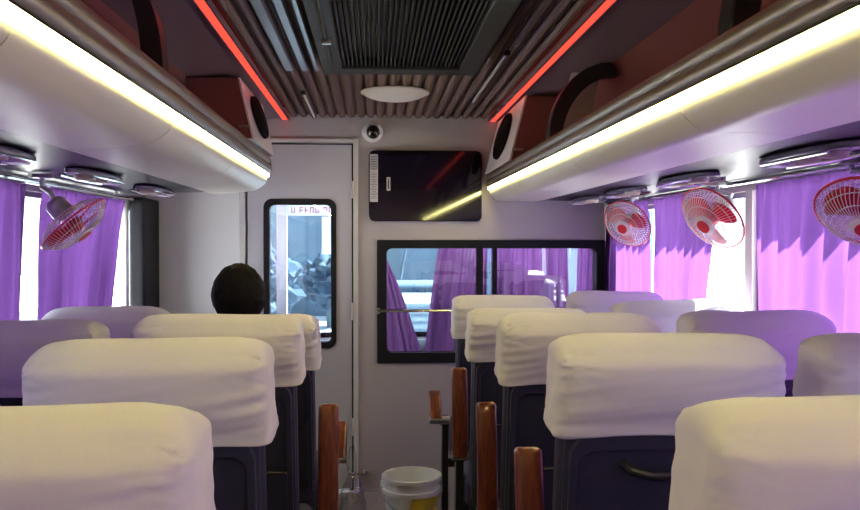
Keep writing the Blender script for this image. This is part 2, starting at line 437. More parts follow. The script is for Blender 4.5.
# ------------------------------------------------------------------ luggage racks
def rack(side):
    s = -1 if side == 'left' else 1
    if side == 'left': nx, zs, yend, xw, dx = .490, 1.632, 3.99, 1.18, .72
    else: nx, zs, yend, xw, dx = .600, 1.603, 4.43, 1.29, .82
    lb = {'left': 'grey overhead luggage rack with glowing edge ending beside the partition door', 'right': 'grey overhead luggage rack with glowing edge reaching the wall screen'}[side]
    t = thing('luggage_rack', lb, 'luggage rack', (0, 0, 0))
    P = lambda pts: [(s * x, z) for x, z in pts]
    # belly cross-section
    zb = 1.548 if side == 'left' else 1.535
    w = dx - nx
    out = [(nx + .004, zs - .007), (nx + .011, zs - .034), (nx + w * .22, zs - .064), (nx + w * .45, (zs - .06) * .4 + zb * .6), (nx + w * .72, zb + .003), (dx + .03, zb)]
    # smooth it
    def cr(pts, n=5):
        o = []
        for i in range(len(pts) - 1):
            p0 = Vector(pts[max(i-1, 0)]); p1 = Vector(pts[i]); p2 = Vector(pts[i+1]); p3 = Vector(pts[min(i+2, len(pts)-1)])
            for k in range(n):
                u = k / n
                q = .5 * ((2*p1) + (p2-p0)*u + (2*p0-5*p1+4*p2-p3)*u*u + (-p0+3*p1-3*p2+p3)*u**3)
                o.append((q.x, q.y))
        o.append(tuple(pts[-1])); return o
    cur = cr(out)
    m = MB(); y = yend
    segl = .93
    while y > YB:
        y0 = max(YB, y - segl)
        inner = [(x + .004, z + .014) for x, z in reversed(cur)]
        m.prism(P(cur + inner), y0 + .0025, y - .0025); y -= segl
    m.build('belly_panel', M['belly'], t, smooth=50)
    MB().prism(P([(x + .003, z + .004) for x, z in cur] + [(dx + .03, zs + .01), (nx + .02, zs + .01)]), YB, yend - .004).build('liner', M['shelldark'], t, smooth=0)
    # shelf and back panel of the open compartment
    xb = (.71 if side == 'left' else .84)
    MB().prism(P([(nx + .01, zs + .012), (xw, zs + .012), (xw, zs + .024), (nx + .01, zs + .024)]), YB, yend).build('shelf', M['cove'], t, smooth=0)
    MB().prism(P([(xb, 1.956), (xb + .012, 1.956), (xw - .06, zs + .02), (xw - .075, zs + .02)]), YB, yend).build('back_panel', M['maroon'], t, smooth=0)
    # edge rail: two round ridges with a groove, chrome lip above the lamp
    hgt = .088 if side == 'left' else .072
    prof = []
    c1, r1 = (nx + .006, zs + .012 + hgt * .25), hgt * .27
    c2, r2 = (nx + .012, zs + .012 + hgt * .70), hgt * .27
    for c, r, a0, a1 in ((c1, r1, 250, 105), (c2, r2, 250, 60)):
        for k in range(9):
            a = R(a0 + (a1 - a0) * k / 8); prof.append((c[0] + r * math.cos(a), c[1] + r * math.sin(a)))
    prof += [(nx + .04, c2[1] + r2 * .8), (nx + .04, zs + .012)]
    MB().prism(P(prof), YB, yend + .006).build('edge_rail', M['rail'], t, smooth=40)
    MB().prism(P([(nx - .010, zs + .006), (nx + .012, zs + .006), (nx + .012, zs + .0115), (nx - .010, zs + .0115)]), YB, yend + .004).build('lip', M['chrome'], t, smooth=0)
    MB().tube([(s * (nx + .034), YB, zs + hgt + .012), (s * (nx + .034), yend, zs + hgt + .012)], .006, 8).build('bead', M['maroon'], t)
    # glowing strip, set on the slanted nose
    MB().prism(P([(nx - .004, zs + .0055), (nx - .005, zs - .002), (nx - .002, zs - .0055), (nx + .004, zs - .0065), (nx + .020, zs - .006), (nx + .012, zs + .0055)]), YB, yend - .006).build('light_strip', M['led'], t, smooth=0)
    # arches
    ys = (2.10, .62, -.86) if side == 'left' else (2.99, 1.46, -.02)
    for ya in ys:
        x0, z0 = nx + .012, zs + hgt
        x1, z1 = (nx + .10, 1.958) if side == 'left' else (nx + .235, 1.958)
        c = []
        for k in range(13):
            a = PI/2 * k / 12
            c.append((x0 + (x1 - x0) * (1 - math.cos(a)), z0 + (z1 - z0) * math.sin(a)))
        th = .05
        c2 = [(x0 + th + (max(x1 - x0 - .02, .02)) * (1 - math.cos(PI/2*k/12)), z0 + (z1 - z0 - (.0 if side=='left' else .045)) * math.sin(PI/2*k/12)) for k in range(13)]
        MB().prism(P(c + list(reversed(c2))), ya - .03, ya + .03).build('arch_bracket', M['shelldark'] if side == 'left' else M['shelldark'], t, smooth=40, bevel=.004)
    # underside duct to the side wall
    MB().prism(P([(dx + .02, zb + .004), (dx + .05, zb + .012), (xw - .01, zb - .005), (xw - .01, zb + .03), (dx + .02, zb + .05)]), YB, yend if side == 'right' else 4.05).build('duct_panel', M['duct'], t, smooth=0)
    return s, nx, zs, yend, xw, dx, zb, t
RL = rack('left'); RR = rack('right')

# speaker boxes at the front ends of the racks
def speaker_box(s, y0, y1, xt, xbm, zb, label):
    t = thing('speaker_box', label, 'speaker', (0, 0, 0))
    zt = 1.953; dp = .30
    V = lambda x, z: (s * x, z)
    MB().prism([V(xt + .006, zt), V(xt + .20, zt), V(xt + .20, zb), V(xbm + .006, zb)], y0, y1).build('cabinet', M['maroon'], t, smooth=0, bevel=.004)
    # sloping face plate
    MB().prism([V(xt - .004, zt), V(xt + .005, zt), V(xbm + .005, zb), V(xbm - .004, zb)], y0 - .004, y1).build('face_plate', M['spkface'], t, smooth=0, bevel=.002)
    h = math.hypot(zt - zb, xt - xbm)
    cx, cz = s * (xt + xbm) / 2, (zt + zb) / 2
    # frame for the driver: local u along y, v up the slope, normal towards the aisle
    v = Vector((s * (xt - xbm), 0, zt - zb)).normalized(); u = Vector((0, 1, 0)); n = v.cross(u) if s > 0 else u.cross(v)
    if n.x * s > 0: n = -n
    Mx = Matrix((( u.x*1.0, v.x, n.x, cx), (u.y, v.y, n.y, (y0 + y1) / 2 + (.0)), (u.z, v.z, n.z, cz + .01), (0, 0, 0, 1)))
    ry = min(.20, (y1 - y0) / 2 - .05); rv = h / 2 - .035
    S = Mx @ Matrix.Diagonal((ry / .1, rv / .1, 1, 1))
    MB().lathe([(.085, .004), (.087, .016), (.1, .016), (.103, .004)], 40, S).build('surround', M['spk'], t)
    MB().lathe([(0, .026), (.04, .024), (.07, .018), (.088, .008)], 40, S).build('grille_cloth', M['spk'], t)
    # short latch
    MB().rbox((s * (xbm + .03), y0 - .008, zb + .045), (.05, .012, .012), .004).build('latch', M['steel'], t)
    return t
speaker_box(-1, 3.30, 3.97, .515, .462, 1.72, 'maroon speaker box with black oval driver above the partition door')
sb = speaker_box(1, 3.62, 4.42, .652, .582, 1.675, 'maroon speaker box with black oval driver beside the wall screen')
MB().prism([(.735, 1.953), (.842, 1.953), (.78, 1.68), (.66, 1.68)], 3.12, 3.15).build('side_box', M['spkface'], sb, smooth=0, bevel=.003)

# overhead consoles (reading lamp and air nozzles) over the seats
def console(s, x, y, z, label, grp):
    t = thing('overhead_console', label, 'air nozzle console', (x, y, z), (0, 0, 0), grp)
    lens = []
    L, W = .25, .055
    for k in range(28):
        a = 2 * PI * k / 28
        lens.append((W * math.sin(a) * (1 if abs(math.cos(a)) < .9 else .9), L * math.cos(a)))
    MB().prism(lens, -.012, .004, 'z').build('housing', M['console'], t, smooth=30, bevel=.005)
    for yy in (-.10, .02):
        nz = MB().lathe([(.012, -.014), (.020, -.018), (.030, -.024), (.034, -.018), (.035, -.010)], 20, Matrix.Translation((0, yy, 0))).build('air_nozzle', M['beige'], t)
        MB().lathe([(0, -.020), (.012, -.020), (.012, -.012)], 14, Matrix.Translation((0, yy, 0))).build('flap', M['shelldark'], nz)
    MB().tube([(s * .045, -.20, -.016), (s * .055, 0, -.018), (s * .045, .20, -.016)], .006, 8).build('chrome_trim', M['chrome'], t)
    MB().tube([(-s * .045, -.16, -.016), (-s * .055, 0, -.018), (-s * .045, .16, -.016)], .004, 8).build('chrome_trim', M['chrome'], t)
    MB().rbox((0, .15, -.016), (.05, .07, .012), .005).build('reading_lamp', M['white'], t)
    return t
for s, x, y, z, lb in (
        (-1, -.925, 2.12, 1.547, 'air nozzle console cut by the picture edge above the rear curtain on the door side'),
        (-1, -.925, 2.90, 1.547, 'air nozzle console above the lone fan on the door side'),
        (-1, -.925, 3.66, 1.547, 'air nozzle console nearest the black corner pillar'),
        (1, 1.03, 1.95, 1.535, 'air nozzle console above the largest fan'),
        (1, 1.03, 2.75, 1.535, 'air nozzle console above the middle of the three fans'),
        (1, 1.03, 3.45, 1.535, 'air nozzle console above the smallest fan'),
        (1, 1.03, 4.08, 1.535, 'air nozzle console closest to the partition on the screen side')):
    console(s, x, y, z, lb, 'overhead consoles under the luggage racks')

# curtain rails
for x, lb in ((-1.125, 'chrome curtain rail over the windows on the door side'), (1.225, 'chrome curtain rail over the windows on the screen side')):
    t = thing('curtain_rail', lb, 'curtain rail', (x, 0, 1.522))
    MB().tube([(0, YB, 0), (0, 4.05 if x < 0 else 4.48, 0)], .008, 10).build('rod', M['chrome'], t)
    for y in (-1.0, -.4, .9, 1.9, 2.88, 3.8): MB().box(-.005, .005, y - .01, y + .01, 0, .03).build('bracket', M['steel'], t, smooth=0)

# ------------------------------------------------------------------ curtains
def curtain(x, yt0, yt1, yb0, yb1, z0, z1, folds, amp, label, grp, seed, axis='x', m='curtain', nm='curtain'):
    rnd = random.Random(seed)
    ph = [rnd.uniform(0, 6.28) for _ in range(4)]
    def f(u, v):
        # v 0 top .. 1 bottom
        top = yt0 + (yt1 - yt0) * u; bot = yb0 + (yb1 - yb0) * u
        e = v ** .8
        y = top + (bot - top) * e + .012 * math.sin(u * folds * PI + ph[0]) * v
        uu = u + .02 * math.sin(6 * u + ph[1]) + .012 * math.sin(v * 3 + ph[2]) * v
        w = math.sin(uu * folds * 2 * PI + ph[0])
        w = math.copysign(abs(w) ** .75, w)
        a = amp * (.45 + .55 * min(1, v * 2.5)) * (.75 + .35 * math.sin(uu * 9 + ph[3]))
        d = a * w + .25 * amp * math.sin(uu * folds * 4.6 * PI + ph[1] + v * 2)
        if v < .06: d *= .6
        z = z1 + (z0 - z1) * v
        return (x + d, y, z) if axis == 'x' else (y, x + d, z)
    o = MB().grid(f, int(folds * 22), 26).build(nm, M[m], smooth=180, fixn=False)
    tag(o, label, 'curtain', grp)
    # stitched header band
    return o
GC = 'purple window curtains'
curtain(-1.135, 1.20, 2.86, 1.20, 2.79, .70, 1.512, 13, .024, 'purple curtain at the rear window behind the lone fan', GC, 1)
curtain(-1.135, 3.02, 3.98, 2.93, 3.62, .70, 1.512, 8, .024, 'purple curtain hanging between the lone fan and the black pillar', GC, 2)
curtain(-1.135, -1.2, 1.12, -1.2, 1.12, .70, 1.512, 18, .026, 'purple curtain at the rearmost window on the door side', GC, 3)
curtain(1.235, -1.2, .98, -1.2, .98, .70, 1.512, 17, .026, 'purple curtain at the rearmost window on the screen side', GC, 7)
curtain(1.237, 3.80, 4.47, 3.80, 4.47, .70, 1.512, 6, .020, 'purple curtain behind the smallest fan next to partition window', GC, 4)
curtain(1.237, 2.98, 3.70, 3.17, 3.68, .70, 1.512, 6, .022, 'purple curtain behind the middle fan', GC, 5)
curtain(1.252, 1.05, 2.72, 1.05, 2.73, .70, 1.512, 14, .027, 'purple curtain behind the largest fan', GC, 6)

# ------------------------------------------------------------------ fans
def fan(loc, normal, roll, scale, label):
    n = Vector(normal).normalized()
    q = n.to_track_quat('Z', 'Y')
    t = thing('wall_fan', label, 'fan', loc, q.to_euler(), 'red and white fans over the windows')
    t.scale = (scale,) * 3
    r = .120
    def dome(sign, nw, name, mt, depth, ri):
        m = MB()
        for k in range(nw):
            a = 2 * PI * k / nw; tw = .25 * sign
            pts = []
            for j in range(7):
                u = j / 6
                rr = ri + (r - ri) * u
                zz = sign * depth * (1 - (u ** 2.6))
                aa = a + tw * (1 - u)
                pts.append((rr * math.cos(aa), rr * math.sin(aa), zz))
            m.tube(pts, .0011, 4, cap=False)
        for u in (.45, .75):
            rr = ri + (r - ri) * u; zz = sign * depth * (1 - u ** 2.6)
            m.tube([(rr * math.cos(2*PI*k/40), rr * math.sin(2*PI*k/40), zz) for k in range(40)], .0013, 4, closed=True)
        return m.build(name, mt, t)
    dome(1, 60, 'front_cage', M['fancage'], .045, .034)
    dome(-1, 44, 'rear_cage', M['fancage'], .040, .034)
    MB().tube([(r * math.cos(2*PI*k/48), r * math.sin(2*PI*k/48), 0) for k in range(48)], .0034, 8, closed=True).build('rim', M['fanred'], t)
    cp = MB().lathe([(.036, .040), (.037, .047), (.030, .051), (.0, .053)], 28).build('centre_cap', M['fancage'], t)
    MB().lathe([(.024, .0515), (.024, .0545), (.0, .056)], 24).build('badge', M['fanred'], cp)
    MB().lathe([(.0, .030), (.020, .028), (.024, .018), (.024, -.012)], 20).build('hub', M['fanred'], t)
    for k in range(3):
        def bl(u, v, k=k):
            a = 2 * PI * k / 3 + (u - .5) * 1.5 * (1 - .25 * v) + .3 * v
            rr = .022 + .082 * v * (1 - .18 * (2*u-1) ** 2)
            return (rr * math.cos(a), rr * math.sin(a), .004 + .022 * (u - .5))
        MB().grid(bl, 10, 8).build('blade', M['blade'], t, smooth=180, solid=.0012)
    MB().lathe([(0, -.10), (.022, -.098), (.034, -.085), (.036, -.045), (.030, -.035), (0, -.035)], 24).build('motor', M['fangrey'], t)
    return t, n
def fan_mount(t, n, top):
    # bent arm from the motor up to the duct; built in the fan's own frame
    inv = t.matrix_basis.inverted()
    c = Vector(t.location)
    back = c - n * .075 * t.scale[0]
    p = [back, back - n * .03 + Vector((0, 0, .02)), Vector((top[0], top[1], (back.z + top[2]) / 2 + .01)), Vector(top)]
    MB().tube([inv @ q for q in p], .009, 8).build('arm', M['fangrey'], t)
    MB().lathe([(0, 0), (.03, 0), (.03, .012), (0, .012)], 20, inv @ Matrix.Translation(Vector(top) - Vector((0, 0, .012)))).build('mount_plate', M['fangrey'], t)
F1 = fan((1.125, 3.72, 1.405), (-.60, -.55, -.45), 0, .93, 'smallest looking fan, next to the partition window')
F2 = fan((1.140, 2.80, 1.404), (-.72, -.32, -.55), 0, 1.0, 'middle fan of three over the purple curtains')
F3 = fan((1.18, 1.95, 1.392), (-.45, -.40, -.77), 0, 1.05, 'largest looking fan, partly cut off at the picture edge')
F4 = fan((-.955, 2.78, 1.380), (.64, .06, -.74), 0, 1.0, 'lone red and white fan on the door side')
for (t, n), top in ((F1, (1.17, 3.80, 1.53)), (F2, (1.19, 2.88, 1.53)), (F3, (1.19, 2.05, 1.53)), (F4, (-1.06, 2.80, 1.54))): fan_mount(t, n, top)

# ------------------------------------------------------------------ seats
def make_seat(label, xc, y, ztop, w=.458, aisle=0, arm=None, seed=0, lean=9, wrinkle=1.0, grp=None):
    """y is where the top of the back stands; aisle = -1/+1 the side with the arm"""
    rnd = random.Random(seed)
    t = thing('bus_seat', label, 'seat', (xc, y, 0), (0, 0, 0), grp)
    L = (ztop - .40) / math.cos(R(lean))
    off = L * math.sin(R(lean))
    piv = (0, .065 + off, .40)
    rot = (R(lean), 0, 0)
    # cushion and base
    MB().rbox((0, .065 + off + .20, .415), (w - .01, .44, .13), .04).build('seat_cushion', M['navy'], t)
    MB().rbox((0, .065 + off + .20, .33), (w - .05, .40, .05), .01).build('seat_frame', M['blackmetal'], t)
    for sx in (-1, 1):
        x = sx * (w / 2 - .07)
        m = MB().prism([(off + .10, 0), (off + .40, 0), (off + .38, .02), (off + .29, .04), (off + .27, .31), (off + .21, .31), (off + .19, .04), (off + .10, .02)], x - .012, x + .012, 'x')
        m.build('leg', M['blackmetal'], t, smooth=0)
    # backrest (front cushion)
    def dfb(p):
        x, yy, z = p
        if yy > 0: yy += .010 * math.cos(x / (w / 2) * PI * .5) - .012 * math.exp(-((abs(x) - w * .30) / .02) ** 2)
        return (x, yy, z)
    MB().rbox((0, .012, L / 2 - .01), (w - .034, .095, L - .03), .038, (14, 2, 10), dfb).build('backrest', M['navy'], t, loc=piv, rot=rot)
    # rear shell with raised rim
    sh = MB()
    sh.rbox((0, -.048, L / 2 - .02), (w - .036, .034, L - .06), .015, (4, 1, 4))
    shell = sh.build('back_shell', M['shell'], t, loc=piv, rot=rot)
    MB().ring(rrect(-w/2 + .024, w/2 - .024, .03, L - .16, .04), rrect(-w/2 + .040, w/2 - .040, .06, L - .195, .03), -.076, -.060).build('rim', M['shell'], shell, smooth=40, bevel=.004)
    # grab handle below the cover
    z = L - .232
    MB().tube([(-.085, -.064, z + .012), (-.075, -.086, z + .004), (-.04, -.092, z - .004), (.04, -.092, z - .004), (.075, -.086, z + .004), (.085, -.064, z + .012)], .0085, 8).build('grab_handle', M['shelldark'], shell)
    # pocket with an arched mouth
    pts = [(-.175, .12)] + [(-.175 * math.cos(PI * k / 16), .33 + (L - .40 - .33) * math.sin(PI * k / 16) * 1.0) for k in range(17)] + [(.175, .12)]
    pts = pts[:1] + pts[1:-1] + pts[-1:]
    MB().prism(pts, -.082, -.060).build('rear_pocket', M['shell'], shell, smooth=40, bevel=.006)
    MB().tube([(-.172 * math.cos(PI * k / 16), -.083, .335 + (L - .405 - .33) * math.sin(PI * k / 16)) for k in range(17)], .004, 6).build('pocket_piping', M['shelldark'], shell)
    # head cover
    H = .170 + rnd.uniform(-.006, .008); D = .134; wc = w + .006
    sd = seed * 7.13
    hz = rnd.uniform(0, 6)
    def dfc(p):
        x, yy, z = p
        tt = (H / 2 - z) / H           # 0 top, 1 hem
        ax = abs(x) / (wc / 2)
        x2 = x * (1 - .010 + .022 * tt)
        rear = max(0, -yy / (D / 2))
        yy2 = yy - rear * .020 * math.sin(PI * min(1, tt + .1)) * (1 - ax ** 4)
        c = max(0, ax - .5) / .5
        # creases fanning out of the top corners, and slack folds at the sides
        cr = noise.noise(Vector((ax * 7 + tt * 9 + sd, (ax - tt) * 26 + (3 if x > 0 else 0), sd)))
        wr = noise.noise(Vector((x * 5 + sd, tt * 11 + x * 9, sd + 9)))
        wr2 = noise.noise(Vector((x * 9 + sd, tt * 3, sd + 3)))
        k = wrinkle * .0085
        if abs(yy) > D * .35: yy2 += math.copysign(1, yy) * k * (cr * c * max(0, 1 - tt * 1.3) * 1.1 + wr * (.25 + .9 * c) * min(1, tt * 2) + wr2 * .35)
        if ax > .93: x2 += math.copysign(1, x) * k * .45 * noise.noise(Vector((yy * 20, tt * 6 + sd, sd)))
        z2 = z + .0035 * wrinkle * noise.noise(Vector((x * 7 + sd, yy * 10, sd))) * max(0, 1 - tt * 3) + .002 * math.sin(x * 8 + hz)
        top = max(0, .22 - tt) / .22
        yy2 *= 1 - .16 * top ** 1.6; x2 *= 1 - .035 * top ** 2
        z2 -= .008 * top * max(0, ax - .72) / .28 + .016 * top * (yy / (D / 2)) ** 2 - .004 * top
        if tt > .93: x2 *= 1.006; yy2 *= 1.025
        z2 += .003 * math.sin(x * 17 + hz) * max(0, tt - .6) * 2.5
        return (x2, yy2, z2)
    MB().rbox((0, -.012, L - H / 2 + .004), (wc, D, H), .027, (40, 6, 26), dfc, skip_bottom=True).build('head_cover', M['cover'], t, loc=piv, rot=rot, smooth=180, solid=-.003)
    # arm rest on the aisle side
    if arm:
        xa = aisle * (w / 2 + (.060 if aisle > 0 or arm == 'half' else .012))
        py, pz = off + .11, (.53 if arm != 'half' else .52) + (.03 if seed == 9 else 0)
        xk = xa
        if arm == 'half': xa = aisle * (w / 2 + .018)
        br = MB().prism([(py + .02, .05), (py + .06, .05), (py + .08, .34), (py + .05, pz + .02), (py + .02, pz + .03), (py, pz + .02)], xa - .014, xa + .014, 'x').tube([(xa - .02, py + .03, pz), (xa + .02, py + .03, pz)], .022, 16).box(min(xa, aisle * (w / 2 - .05)), max(xa, aisle * (w / 2 - .05)), py + .03, py + .06, .31, .345)
        br.build('arm_bracket', M['blackmetal'], t, smooth=30, bevel=.003)
        xa = xk
        ang = {'up': 84, 'down': 2, 'half': 40}[arm]
        Ln = .33 if arm != 'half' else .18
        def dfa(p):
            x, yy, z = p
            u = (yy + Ln / 2) / Ln
            z -= .012 * (u * 2 - 1) ** 2 + (.03 * max(0, u - .6) if arm == 'half' else 0)
            return (x, yy, z)
        ar = MB().rbox((0, Ln / 2 - .01, .012), (.058, Ln, .040), .012, (3, 10, 2), dfa).build('armrest', M['wood'], t, loc=(xa, py, pz + .01), rot=(R(ang), 0, 0))
        MB().box(-.016, .016, .0, Ln * .75, -.022, -.008).build('arm_core', M['blackmetal'], ar, smooth=0, bevel=.004)
        MB().tube([(-.031 - (.03 if arm == 'half' and aisle > 0 else 0), .0, .0), (.031 + (.03 if arm == 'half' and aisle < 0 else 0), .0, .0)], .018, 12).build('pivot_pin', M['steel'], ar)
    return t
AX, WXs = .548, 1.036      # right-hand seat centres
LXA, LXW = -.402, -.900
G = None
rows = [.84, 1.515, 2.19, 2.865, 3.54]
S = [
 # label, x, y, ztop, w, aisle, arm, seed, lean
 ('white covered seat nearest the camera in the column on the door side', LXA + .010, rows[0], 1.144, .424, 1, 'down', 1, 9),
 ('white covered seat second from the camera in the aisle column on the door side', LXA, rows[1], 1.138, .424, 1, 'down', 2, 9),
 ('white covered aisle seat straight behind the black haired passenger', LXA, rows[2], 1.127, .424, 1, 'up', 3, 9),
 ('white covered aisle seat the black haired passenger sits in', LXA, rows[3], 1.066, .424, 1, 'half', 4, 12),
 ('white covered seat showing only a sliver at the edge by the door side window', LXW, rows[1], 1.116, .400, 0, None, 5, 9),
 ('white covered window seat below the rear purple curtain on the door side', LXW, rows[2], 1.116, .400, 0, None, 6, 9),
 ('daylit white covered window seat below the lone fan', LXW, rows[3], 1.097, .400, 0, None, 7, 9),
 ('large white covered seat nearest the camera on the screen side, cut by the picture corner', AX + .009, rows[0], 1.144, .424, -1, 'down', 8, 9),
 ('white covered aisle seat second from the camera on the screen side, grab handle showing', AX, rows[1], 1.139, .424, -1, 'up', 9, 9),
 ('white covered aisle seat third from the camera on the screen side', AX, rows[2], 1.124, .424, -1, 'up', 10, 9),
 ('white covered aisle seat fourth from the camera with rumpled cover', AX - .01, rows[3], 1.087, .424, -1, 'up', 11, 10),
 ('white covered aisle seat farthest to the front, just below the partition window', AX, rows[4], 1.092, .424, -1, 'half', 12, 10),
 ('white covered window seat cut by the picture edge, below the largest fan', WXs, rows[1], 1.141, .400, 0, None, 13, 9),
 ('white covered window seat in front of the long sunlit curtain', WXs, rows[2], 1.13, .400, 0, None, 14, 9),
 ('sunlit bluish white covered window seat below the bare gap between curtains', WXs, rows[3], 1.111, .400, 0, None, 15, 9),
 ('white covered window seat in the front row below the smallest fan', WXs, rows[4], 1.105, .400, 0, None, 16, 9),
]
for a in S:
    make_seat(a[0], a[1], a[2], a[3], a[4], a[5], a[6], a[7], a[8], grp='white covered bus seats')

# ------------------------------------------------------------------ passenger
def skin_mesh(verts, edges, radii, root, name, m, parent, vox=None, sub=2):
    me = bpy.data.meshes.new(name); me.from_pydata([Vector(v) for v in verts], edges, [])
    o = bpy.data.objects.new(name, me); C.objects.link(o)
    bm = bmesh.new(); bm.from_mesh(me); lay = bm.verts.layers.skin.verify(); bm.verts.ensure_lookup_table()
    for i, v in enumerate(bm.verts):
        r = radii[i]; v[lay].radius = r if isinstance(r, tuple) else (r, r)
        v[lay].use_root = (i == root)
    bm.to_mesh(me); bm.free()
    o.modifiers.new('s', 'SKIN').use_smooth_shade = True
    sb = o.modifiers.new('d', 'SUBSURF'); sb.levels = sub; sb.render_levels = sub
    me.materials.append(m); o.parent = parent
    return o
px, py = -.492, 3.04
pt = thing('person', 'seated passenger with short black hair seen from behind, beyond the cream covers', 'person', (px, py, 0))
#        pelvis, waist, chest, upperchest, neck, headbase
V = [(0,.10,.53),(0,.06,.64),(0,.05,.77),(0,.04,.90),(0,.05,.99),(0,.07,1.04),
     (-.13,.05,.915),(-.20,.10,.76),(-.19,.28,.66),(-.16,.36,.64),   # arm L
     (.13,.05,.915),(.20,.10,.76),(.19,.28,.66),(.16,.36,.64),       # arm R
     (-.09,.14,.51),(-.11,.46,.52),(-.11,.50,.28),(-.11,.50,.07),(-.11,.60,.03),
     (.09,.14,.51),(.11,.46,.52),(.11,.50,.28),(.11,.50,.07),(.11,.60,.03)]
E = [(0,1),(1,2),(2,3),(3,4),(4,5),(3,6),(6,7),(7,8),(8,9),(3,10),(10,11),(11,12),(12,13),(0,14),(14,15),(15,16),(16,17),(17,18),(0,19),(19,20),(20,21),(21,22),(22,23)]
Rr = [(.13,.10),(.125,.09),(.135,.10),(.10,.08),.052,.055,.055,.042,.033,.028,.055,.042,.033,.028,.085,.062,.048,.036,.035,.085,.062,.048,.036,.035]
skin_mesh(V, E, Rr, 0, 'body', M['skin'], pt)
grow = lambda r, k: (tuple(x + k for x in r) if isinstance(r, tuple) else r + k)
si = [0,1,2,3,6,7,10,11]; mp = {v: i for i, v in enumerate(si)}
se = [(mp[a], mp[b]) for a, b in E if a in mp and b in mp]
skin_mesh([V[i] for i in si], se, [grow(Rr[i], .012) for i in si], 0, 'shirt', M['shirt'], pt)
ti = [0,14,15,16,17,19,20,21,22]; mp = {v: i for i, v in enumerate(ti)}
te = [(mp[a], mp[b]) for a, b in E if a in mp and b in mp]
skin_mesh([V[i] for i in ti], te, [grow(Rr[i], .012) for i in ti], 0, 'trousers', M['trousers'], pt)
# head
hc = Vector((0, .095, 1.124))
def headf(d, k=1.0):
    x, y, z = d
    rx, ry, rz = .076, .096, .108
    p = Vector((x * rx, y * ry, z * rz))
    if z < 0: p.x *= 1 - .28 * (-z) ** 1.5; p.y += .018 * (-z)
    if y > .8: p.y += .020 * math.exp(-((z + .12) / .16) ** 2 - (x / .16) ** 2)     # nose
    if y > .6: p.y -= .008 * (math.exp(-((z - .05) / .10) ** 2 - ((abs(x) - .38) / .15) ** 2))
    return p * k
def sphere_grid(fn, nu=36, nv=24):
    m = MB(); prof = []
    rings = []
    for j in range(nv + 1):
        th = PI * j / nv
        if j in (0, nv): rings.append([m.bm.verts.new(fn(Vector((0, 0, math.cos(th)))))])
        else: rings.append([m.bm.verts.new(fn(Vector((math.sin(th) * math.cos(2*PI*i/nu), math.sin(th) * math.sin(2*PI*i/nu), math.cos(th))))) for i in range(nu)])
    for A, B in zip(rings, rings[1:]):
        for i in range(nu):
            if len(A) == 1: m.bm.faces.new((A[0], B[i], B[(i+1) % nu]))
            elif len(B) == 1: m.bm.faces.new((A[i], B[0], A[(i+1) % nu]))
            else: m.bm.faces.new((A[i], A[(i+1) % nu], B[(i+1) % nu], B[i]))
    return m
hd = sphere_grid(lambda d: hc + headf(d)).build('head', M['skin'], pt, smooth=180)
for sx in (-1, 1):
    MB().rbox(tuple(hc + Vector((sx * .080, .005, -.012))), (.018, .036, .060), .009).build('ear', M['skin'], hd)
    MB().lathe([(0, .008), (.008, .006), (.010, 0), (0, -.006)], 12, Matrix.Translation(hc + Vector((sx * .030, .088, .006))) @ Matrix.Rotation(-PI/2, 4, 'X')).build('eye', M['white'], hd)
MB().rbox(tuple(hc + Vector((0, .100, -.052))), (.045, .010, .012), .005).build('mouth', M['redink'], hd)
def hairf(d):
    x, y, z = d
    k = 1.17 + .035 * noise.noise(Vector(d) * 5) + .02 * noise.noise(Vector(d) * 14)
    q = headf(d, k); q.x *= 1.10; q.z *= .97
    # hairline: tuck inside the skull over the face and below the nape
    face = max(0, min(1, (y - .25) * 3)) * max(0, min(1, (.62 - z) * 4))
    nape = max(0, min(1, (-z - .62) * 5))
    q = q.lerp(headf(d, .90), max(face, nape))
    return hc + q
sphere_grid(hairf, 60, 44).build('hair', M['hair'], pt, smooth=180)

# ------------------------------------------------------------------ bucket and bag
t = thing('bucket', 'white plastic bucket with yellow label standing in the aisle', 'bucket', (.168, 3.80, 0))
MB().lathe([(0, .004), (.098, .0), (.104, .006), (.121, .205), (.131, .207), (.132, .225), (.124, .229), (.127, .262), (.134, .264), (.135, .281), (.129, .284), (.124, .279), (.119, .21), (.100, .012), (0, .012)], 48).build('pail', M['bucket'], t)
def lab(u, v):
    a = R(-108 + 85 * u + 16 * v * (1 - u)); z = .03 + .174 * v; r = .1045 + .017 * (z / .205) + .0016
    return (r * math.cos(a) , r * math.sin(a), z)
MB().grid(lambda u, v: lab(u * 1.35, v), 16, 4).build('label', M['yellow'], t, smooth=180)
pts = [(.137 * math.cos(a), .137 * math.sin(a) - .01, .235 - .09 * max(0, -math.sin(a))) for a in [PI + PI * k / 20 for k in range(21)]]
MB().tube(pts, .0028, 6).build('handle', M['steel'], t)
for a in (0, PI): MB().rbox((.133 * math.cos(a), 0, .24), (.014, .03, .03), .006).build('handle_lug', M['bucket'], t)

